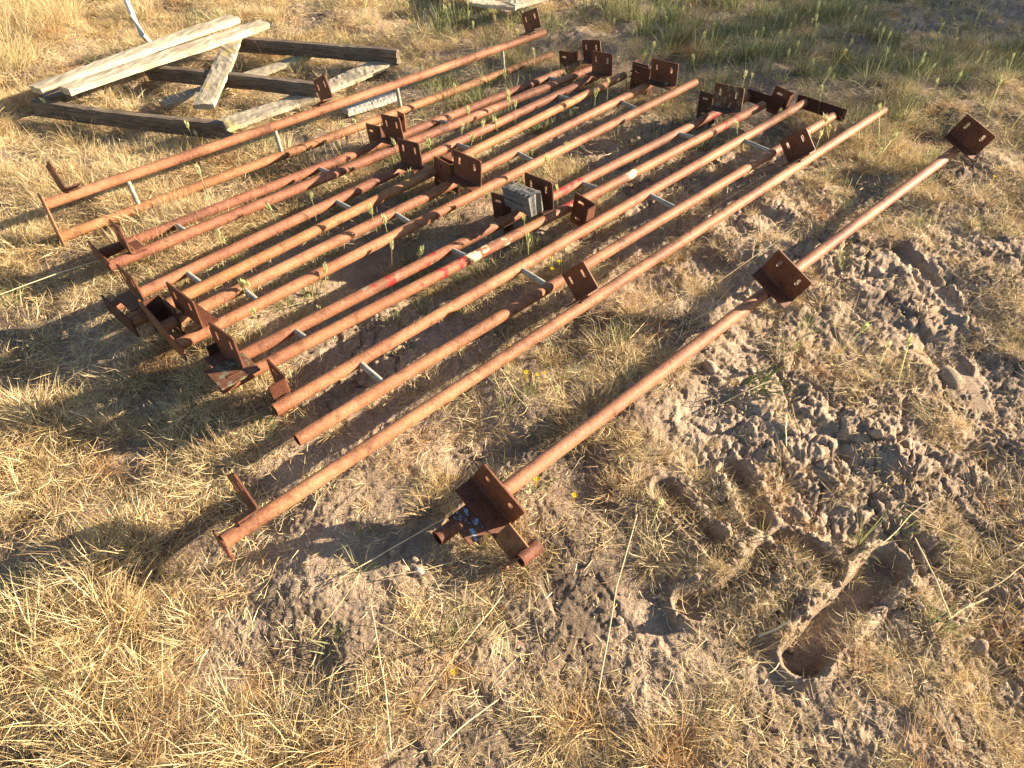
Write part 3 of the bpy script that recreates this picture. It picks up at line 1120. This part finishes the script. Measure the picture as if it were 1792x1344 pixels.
def scatter(name, P, R, S, protos, mat, label, cat):
    n = len(P)
    src = bpy.data.collections.new(name + '_pieces')
    for k, me in enumerate(protos):
        if not me.materials: me.materials.append(mat)
        src.objects.link(bpy.data.objects.new('%s_piece' % name, me))
    me = bpy.data.meshes.new(name)
    me.vertices.add(n)
    me.vertices.foreach_set('co', np.asarray(P, np.float32).ravel())
    a = me.attributes.new('rot', 'FLOAT_VECTOR', 'POINT'); a.data.foreach_set('vector', np.asarray(R, np.float32).ravel())
    a = me.attributes.new('scl', 'FLOAT', 'POINT'); a.data.foreach_set('value', np.asarray(S, np.float32))
    a = me.attributes.new('idx', 'INT', 'POINT'); a.data.foreach_set('value', rng.integers(0, len(protos), n).astype(np.int32))
    me.update()
    o = bpy.data.objects.new(name, me); COL.objects.link(o)
    ng = bpy.data.node_groups.new(name, 'GeometryNodeTree')
    ng.interface.new_socket('Geometry', in_out='INPUT', socket_type='NodeSocketGeometry')
    ng.interface.new_socket('Geometry', in_out='OUTPUT', socket_type='NodeSocketGeometry')
    N, Lk = ng.nodes, ng.links
    gi = N.new('NodeGroupInput'); go = N.new('NodeGroupOutput')
    ci = N.new('GeometryNodeCollectionInfo')
    ci.inputs['Collection'].default_value = src
    ci.inputs['Separate Children'].default_value = True
    ci.inputs['Reset Children'].default_value = True
    ip = N.new('GeometryNodeInstanceOnPoints')
    ip.inputs['Pick Instance'].default_value = True

    def na(nm, typ):
        x = N.new('GeometryNodeInputNamedAttribute'); x.data_type = typ
        x.inputs['Name'].default_value = nm
        return x.outputs['Attribute']
    er = N.new('FunctionNodeEulerToRotation')
    Lk.new(na('rot', 'FLOAT_VECTOR'), er.inputs[0])
    Lk.new(gi.outputs[0], ip.inputs['Points'])
    Lk.new(ci.outputs[0], ip.inputs['Instance'])
    Lk.new(na('idx', 'INT'), ip.inputs['Instance Index'])
    Lk.new(er.outputs[0], ip.inputs['Rotation'])
    Lk.new(na('scl', 'FLOAT'), ip.inputs['Scale'])
    Lk.new(ip.outputs[0], go.inputs[0])
    md = o.modifiers.new('scatter', 'NODES'); md.node_group = ng
    tag(o, label, cat, kind='stuff')
    return o


def candidates(n, y0=.15, y1=6.6, side=.9, off=.7):
    """uniform points over the trapezoid of ground in view, with a margin"""
    y = np.sqrt(rng.random(n) * ((y1 + off) ** 2 - (y0 + off) ** 2) + (y0 + off) ** 2) - off
    x = (rng.random(n) * 2 - 1) * (y + off) * side
    return x, y


# keep tufts from growing through the pipes and plates
SEGS = []
for r_ in (rA, rB, rC, rD, rE, rF, rG, rH):
    for a, b, _, _ in r_.P:
        SEGS.append((a, b))


BOARDS = [(at(*a), at(*b)) for a, b in (((386, 224), (690, 106)), ((284, 182), (548, 94)), ((604, 192), (690, 168)), ((68, 186), (389, 230)), ((262, 124), (556, 160)))]


def board_clear(x, y):
    d = np.full(x.shape, 9.0)
    for a, b in BOARDS:
        d = np.minimum(d, seg_dist(x, y, [a, b]))
    return d


def pipe_clear(x, y):
    d = np.full(x.shape, 9.0)
    for a, b in SEGS:
        d = np.minimum(d, seg_dist(x, y, [a, b]))
    return d


LD = np.full(1, 0)


def lug_in(x, y):
    m = np.zeros(x.shape)
    for pts, wd, dp in LUGW:
        m = np.maximum(m, 1 - sstep(wd * 1.5, wd * 3.0, seg_dist(x, y, pts)))
    return m


def sow(n, f, keep_pipe=.0):
    x, y = candidates(n)
    cv = cover(x, y)
    p = f(x, y, cv) * (1 - .92 * lug_in(x, y))
    k = rng.random(n) < p
    if keep_pipe:
        k &= pipe_clear(x, y) > keep_pipe
    k &= board_clear(x, y) > .065
    x, y = x[k], y[k]
    return x, y, height(x, y), cv[k]


def rots(n, t=.15):
    return np.stack([rng.normal(0, t, n), rng.normal(0, t, n), rng.random(n) * 6.283], -1)


# dry grass tufts
tufts = [dry_tuft(84, .020, (.02, .075), (.1, 1.3), (.0007, .0015), (-.6, 2.2)), dry_tuft(90, .040, (.02, .06), (.2, 1.5), (.0007, .0014), (-1, 2.4)),
         dry_tuft(70, .014, (.03, .085), (.1, 1.2), (.0007, .0016), (-.4, 1.8)), dry_tuft(76, .045, (.02, .08), (.5, 1.6), (.0007, .0015), (-.8, 2)),
         dry_tuft(90, .030, (.015, .05), (.1, 1.4), (.0007, .0013), (-1, 2.6)), dry_tuft(60, .022, (.04, .11), (.3, 1.3), (.0008, .0017)),
         dry_tuft(80, .016, (.03, .09), (.5, 1.45), (.0007, .0016), (.0, 1.2))]
mats = [mat_tuft(60, .075) for _ in range(6)]


def f_dry(x, y, cv):
    n = fbm(x, y, 4.5, 3, 101) + .6 * fbm(x, y, 14, 2, 111)
    return np.clip(cv[:, 0] * .85 + n * 1.5 - .12, 0, 1) ** 1.2


x, y, z, cv = sow(34000, f_dry, .006)
sc = rng.uniform(.6, 1.2, len(x)) * (.60 + .50 * cv[:, 0]) * (1 - .30 * cv[:, 2]) * (1 + .45 * sstep(.0, .3, fbm(x, y, 4.5, 3, 101)))
scatter('dry_grass', np.stack([x, y, z], -1), rots(len(x)), sc, tufts, M_straw,
        'short dry golden grass growing in tufts over the paddock ground', 'grass')


def f_mat(x, y, cv):
    n = fbm(x, y, 3.2, 3, 121)
    return np.clip(cv[:, 0] * 1.0 + n * .9 - .12, .03, 1)


x, y, z, cv = sow(17000, f_mat)
z = z - .004
scatter('fallen_straw', np.stack([x, y, z], -1), rots(len(x), .12), rng.uniform(.6, 1.25, len(x)), mats, M_straw,
        'flattened dry straw lying over the ground', 'straw')
x, y, z, cv = sow(13000, lambda x, y, cv: np.clip(.45 + .5 * fbm(x, y, 3, 3, 131), .1, 1))
scatter('chaff', np.stack([x, y, z], -1), rots(len(x), .1), rng.uniform(.6, 1.3, len(x)), [chaff() for _ in range(5)], M_straw,
        'short broken bits of straw littering the soil', 'straw')
x, y, z, cv = sow(2600, lambda x, y, cv: np.clip(.25 + .5 * fbm(x, y, 2, 2, 141), .06, 1) * .7, .03)
scatter('loose_stalks', np.stack([x, y, z + .004], -1), rots(len(x), .1), rng.uniform(.6, 1.2, len(x)), [stalk() for _ in range(9)], M_straw,
        'loose pale straw stalks lying every way on the ground', 'straw')


def f_green(x, y, cv):
    n = fbm(x, y, 5, 3, 151)
    return np.clip(cv[:, 1] * 1.35 + n * 1.0 - .18, 0, 1)


x, y, z, cv = sow(15000, f_green, .006)
scatter('green_grass', np.stack([x, y, z], -1), rots(len(x)), rng.uniform(.5, 1.15, len(x)) * (1 + .6 * sstep(2.8, 4.2, y)), [green_tuft() for _ in range(5)], M_green,
        'low green grass growing between the pipes and at the back', 'grass')
x, y, z, cv = sow(7500, lambda x, y, cv: np.clip(cv[:, 1] * 1.1 - .06 + .3 * fbm(x, y, 3, 2, 161), 0, 1) * .5, .02)
scatter('seed_heads', np.stack([x, y, z], -1), rots(len(x), .12), rng.uniform(.9, 1.5, len(x)), [seed_head() for _ in range(7)], M_head,
        'pale green bristly grass seed heads standing among the rails', 'grass')

# crumbs of soil
clods = [clod_mesh(i) for i in range(8)]
crumbs = [clod_mesh(20 + i, 1, True) for i in range(8)]
x, y, z, cv = sow(75000, lambda x, y, cv: np.clip(cv[:, 2] * .75 + 1.1 * fbm(x, y, 3.6, 4, 171) - .30, .02, 1))
s = .0015 + .012 * rng.random(len(x)) ** 7
scatter('soil_crumbs', np.stack([x, y, z + s * .2], -1), rng.random((len(x), 3)) * 6.283, s, crumbs, M_soil,
        'small crumbs of dry tan soil strewn over the bare ground', 'soil')
x, y, z, cv = sow(9000, lambda x, y, cv: np.clip(cv[:, 2] * .9 + 1.6 * fbm(x, y, 2.9, 3, 181) - .62, 0, 1))
s = .005 + .020 * rng.random(len(x)) ** 2.6
scatter('soil_clods', np.stack([x, y, z - s * .05], -1), rng.random((len(x), 3)) * 6.283, s, [clod_mesh(40 + i, 2, True) for i in range(8)], M_soil,
        'broken angular clods of dry tan soil on the bare ground', 'soil')
# heaped crumbs along the tyre lug rims
P_ = []
for pts, wd, dp in LUGW[:5]:
    for a, b in zip(pts[:-1], pts[1:]):
        for _ in range(240):
            t = random.random(); d = (b - a); nrm = Vector((-d.y, d.x, 0)).normalized()
            p = a.lerp(b, t) + nrm * random.choice((-1, 1)) * wd * random.gauss(1.75, .50)
            P_.append((p.x, p.y))
P_ = np.array(P_)
s = .0013 + .013 * rng.random(len(P_)) ** 7
zz = height(P_[:, 0], P_[:, 1])
k_ = rng.random(len(P_)) < .05
scatter('ridge_straw', np.stack([P_[k_, 0], P_[k_, 1], zz[k_] + .002], -1), rots(int(k_.sum()), .25), rng.uniform(.35, .7, int(k_.sum())), mats + tufts[:3], M_straw,
        'trampled straw caught along the ridges of the tyre tracks', 'straw')
scatter('track_crumbs', np.stack([P_[:, 0], P_[:, 1], zz + s * .35], -1), rng.random((len(P_), 3)) * 6.283, s, crumbs, M_soil,
        'soil crumbs heaped along the ridges of the tyre tracks', 'soil')

# tall golden grass, top left
tall = [dry_tuft(46, .07, (.22, .5), (.05, .75), (.0016, .0032), (.1, 1.1)) for _ in range(4)]
n = 260
px = rng.uniform(-160, 190, n); py = rng.uniform(-160, 150, n)
ok = (py < 150 - .75 * np.clip(px, 0, 400)) | (rng.random(n) < .0)
Q = np.array([list(at(a, b)) for a, b in zip(px[ok], py[ok])])
scatter('tall_grass', np.stack([Q[:, 0], Q[:, 1], height(Q[:, 0], Q[:, 1])], -1), rots(len(Q), .12), rng.uniform(.55, 1.0, len(Q)), tall, M_tall,
        'tall golden dry grass standing behind the pallet at the far left', 'grass')

# ------------------------------------------------------------------ single plants and stalks
def place(name, me, mat, px, py, label, cat, group=None, rz=0, s=1, dz=0, parent=None):
    p = at(px, py)
    p.z = gz(p.x, p.y) + dz
    o = link_mesh(name, me, mat)
    o.location = p; o.rotation_euler = (0, 0, rz); o.scale = (s, s, s)
    return tag(o, label, cat, group)


S = []
for _ in range(34):
    S.append(((U(-.03, .03), U(-.03, .03), -.004), U(-1.0, .6), U(.5, 1.35), U(.08, .17), U(.002, .0034), U(.1, .5), U(0, .45)))
place('grass_tuft', blades(S), M_green, 1310, 690, 'fresh green grass tuft leaning right on bare soil beside the rightmost pipe', 'grass tuft')
S = [((U(-.02, .02), U(-.02, .02), 0), U(.2, 2.9), U(.1, 1.0), U(.05, .09), .003, U(0, .4), U(.72, .9)) for _ in range(40)]
place('grass_tuft', blades(S), M_straw, 392, 600, 'pale grey dead grass tuft at the near end of the fourth rail', 'grass tuft')


def long_stalk(px0, py0, px1, py1, z0, z1, wd, label, kink=0.0):
    a, b = at(px0, py0), at(px1, py1)
    a.z = gz(a.x, a.y) + z0; b.z = gz(b.x, b.y) + z1
    m = a.lerp(b, U(.4, .6)) + Vector((kink + random.gauss(0, .004), kink + random.gauss(0, .004), .004))
    n = 9
    pts = []
    for k in range(n):
        t = k / (n - 1)
        p = a.lerp(m, t * 2) if t < .5 else m.lerp(b, t * 2 - 1)
        pts.append(p - a + Vector((U(-.001, .001), U(-.001, .001), .001)))
    me = tube_mesh('dry_stalk', pts, wd * .36, wd * .15, 7)
    tn = me.attributes.new('tone', 'FLOAT', 'POINT'); tn.data.foreach_set('value', np.full(len(me.vertices), U(.6, .95), np.float32))
    o = link_mesh('dry_stalk', me, M_stalk); smooth_sides(me)
    o.location = a
    return tag(o, label, 'straw stalk', 'long dry stalks lying on the ground')


for a in [
    (1112, 915, 1042, 1242, .02, .05, .0038, 'long straight stalk leaning up through the grass, right of centre near the front', 0),
    (655, 1080, 690, 1330, .03, .04, .004, 'pale stalk pointing at the camera, left of the front centre, from a fan of stalks', .004),
    (650, 1100, 840, 1200, .03, .02, .0036, 'stalk running right and forward from the fan of stalks near the front', 0),
    (740, 1240, 880, 1050, .03, .02, .0032, 'stalk crossing the fan of stalks near the front on a rising slant', 0),
    (760, 1335, 872, 1232, .03, .02, .004, 'short thick stalk in the grass at the bottom centre', 0),
    (600, 1032, 790, 915, .015, .03, .0036, 'bent stalk leading up to the broken blue-painted pipe end', .006),
    (665, 1025, 860, 970, .01, .01, .003, 'thin straight stalk in front of the broken blue-painted pipe end', 0),
    (1190, 402, 1335, 322, .02, .03, .0042, 'straight pale stalk on bare soil above the middle bracket of the rightmost pipe', 0),
    (1255, 490, 1380, 440, .02, .06, .0045, 'curved pale stalk behind the middle bracket of the rightmost pipe', .008),
    (1100, 612, 1140, 560, .02, .04, .0038, 'short pale stalk left of the middle of the rightmost pipe', 0),
    (1598, 945, 1650, 1100, .02, .04, .005, 'brown stalk standing over the tyre track ridge on the right', .004),
    (1650, 1095, 1720, 1055, .02, .03, .004, 'pale broken stalk right of the tyre track', 0),
    (1700, 1050, 1792, 990, .02, .03, .004, 'stalk slanting to the right edge beside the tyre track', 0),
    (1260, 720, 1340, 690, .02, .03, .0038, 'pale stalk across the foot of the fresh green tuft', .004),
    (1324, 1120, 1372, 1105, .02, .03, .006, 'short thick pale straw piece beside the tyre print', 0),
    (0, 540, 200, 468, .05, .06, .0045, 'long pale stalk on the dry grass running to the second rail end', .01),
]:
    long_stalk(*a)


def flower():
    V, F, T = [], [], []
    for k in range(7):
        a = k * 6.283 / 7
        d = Vector((math.cos(a), math.sin(a), .25)); s = Vector((-math.sin(a), math.cos(a), 0))
        b = len(V)
        V += [d * .0015, d * .005 + s * .0022, d * .0085, d * .005 - s * .0022]; T += [random.random()] * 4
        F.append((b, b + 1, b + 2, b + 3))
    b = len(V)
    V += [Vector((.0022 * math.cos(t), .0022 * math.sin(t), .001)) for t in (0, 1.57, 3.14, 4.71)] + [Vector((0, 0, .003))]
    T += [.1] * 5
    for k in range(4): F.append((b + k, b + (k + 1) % 4, b + 4))
    V = [v + Vector((0, 0, .03)) for v in V]
    b = len(V)
    V += [Vector((-.0008, 0, 0)), Vector((.0008, 0, 0)), Vector((.0008, 0, .03)), Vector((-.0008, 0, .03))]; T += [.5] * 4
    F.append((b, b + 1, b + 2, b + 3))
    me = mesh_from('flower', V, F)
    a_ = me.attributes.new('tone', 'FLOAT', 'POINT'); a_.data.foreach_set('value', np.array(T, np.float32))
    return me


FM = [flower() for _ in range(3)]
for k, (px, py, lab) in enumerate([
    (1738, 318, 'yellow flower at the right edge by the far square bracket, upper of two'),
    (1731, 328, 'yellow flower at the right edge by the far square bracket, lower of two'),
    (921, 679, 'left one of three yellow flowers in a row between the two single pipes'),
    (940, 682, 'middle one of three yellow flowers in a row between the two single pipes'),
    (952, 678, 'right one of three yellow flowers in a row between the two single pipes'),
    (796, 1194, 'lone yellow flower in the dry grass at the front, right of the stalk fan'),
    (962, 468, 'yellow flower left of the middle bracket of the long single pipe, topmost of three'),
    (978, 478, 'yellow flower left of the middle bracket of the long single pipe, rightmost of three'),
    (966, 488, 'yellow flower left of the middle bracket of the long single pipe, lowest of three'),
    (938, 858, 'yellow flower beside the near end of the rightmost pipe, left of two'),
    (1004, 884, 'yellow flower beside the near end of the rightmost pipe, right of two'),
    (1082, 30, 'yellow flower among the far grass at the top of the picture'),
    (1330, 1035, 'yellow flower beside the left arm of the tyre tracks'),
]):
    place('wildflower', FM[k % 3], M_petal, px, py, lab, 'wildflower', 'tiny yellow wildflowers', U(0, 6), U(.9, 1.25), .012)

# larger clods one can tell apart
for k, (px, py, s, lab) in enumerate([
    (1660, 660, .045, 'big pale soil clod on the bare ground at the right'),
    (1240, 650, .028, 'rounded soil clod just below the middle of the rightmost pipe'),
    (1256, 880, .017, 'soil clod at the upper left rim of the tyre print'),
    (1440, 905, .022, 'soil clod on the ridge above the middle tyre print'),
    (1720, 1130, .020, 'soil clod right of the deepest tyre print'),
    (1596, 1040, .020, 'soil clod on the right rim of the deepest tyre print'),
    (1610, 1065, .018, 'soil clod below another on the right rim of the deepest tyre print'),
    (1480, 985, .018, 'soil clod between the two right hand tyre prints'),
    (1340, 240, .026, 'pale soil clod between the last two-pipe rail and the single pipe'),
    (1300, 345, .028, 'soil clod on bare ground right of the long single pipe'),
    (1185, 880, .013, 'small soil clod left of the first tyre print'),
    (735, 1008, .013, 'grey pebble in front of the broken blue-painted pipe end'),
]):
    place('soil_clod', clods[k % 8].copy(), M_soil if 'pebble' not in lab else M_chip, px, py, lab, 'soil clod' if 'pebble' not in lab else 'pebble', None, U(0, 6), s, s * .2)

# ------------------------------------------------------------------ tree to the right whose shade falls on the far ground
def tree(base, H, label):
    e = empty('gum_tree', base, label, 'tree')
    pts = [Vector((0, 0, -.1)), Vector((.05, 0, .5)), Vector((.0, .06, 1.2)), Vector((-.06, .1, H * .62))]
    bm = bmesh.new()
    V, F = [], []

    def limb(p0, p1, r0, r1, seg=8):
        d = (p1 - p0).normalized(); s = d.orthogonal().normalized(); n = d.cross(s)
        b = len(V)
        for p, r in ((p0, r0), (p0.lerp(p1, .5) + s * .03, (r0 + r1) / 2), (p1, r1)):
            for k in range(seg):
                a = 6.283 * k / seg
                V.append(p + s * math.cos(a) * r + n * math.sin(a) * r)
        for i in range(2):
            for k in range(seg):
                F.append((b + i * seg + k, b + i * seg + (k + 1) % seg, b + (i + 1) * seg + (k + 1) % seg, b + (i + 1) * seg + k))
    r = .11
    for a, b in zip(pts[:-1], pts[1:]):
        limb(a, b, r, r * .8); r *= .8
    tips = []
    for k in range(22):
        a = k * 2.4
        p0 = pts[2].lerp(pts[3], random.random())
        p1 = p0 + Vector((math.cos(a) * U(.6, 1.3), math.sin(a) * U(.6, 1.3), U(-.1, 1.0)))
        limb(p0, p1, .045, .015, 6); tips.append(p1); tips.append(p0.lerp(p1, .6))
    link_mesh('trunk', mesh_from('trunk', V, F), M_bark, e, True)
    V2, F2, T2 = [], [], []
    for tp in tips:
        for _ in range(520):
            d = Vector((random.gauss(0, .3), random.gauss(0, .3), random.gauss(0, .24)))
            p = tp + d
            s = Vector((random.gauss(0, 1), random.gauss(0, 1), random.gauss(0, .6))).normalized()
            n = s.orthogonal().normalized()
            b = len(V2); l = U(.08, .14)
            V2 += [p, p + s * l * .5 + n * .03, p + s * l, p + s * l * .5 - n * .03]; T2 += [random.random()] * 4
            F2.append((b, b + 1, b + 2, b + 3))
    me = mesh_from('crown', V2, F2)
    a_ = me.attributes.new('tone', 'FLOAT', 'POINT'); a_.data.foreach_set('value', np.array(T2, np.float32))
    link_mesh('crown', me, M_leaf, e)


shade = Vector((2.2, 5.05, 0))
hd = Vector((math.sin(SUN_AZ), math.cos(SUN_AZ), 0))
tb = shade + hd * 9.6
tree(Vector((tb.x, tb.y, gz(tb.x, tb.y))), 3.6, 'slender gum tree standing off to the right, shading the far corner of the ground')
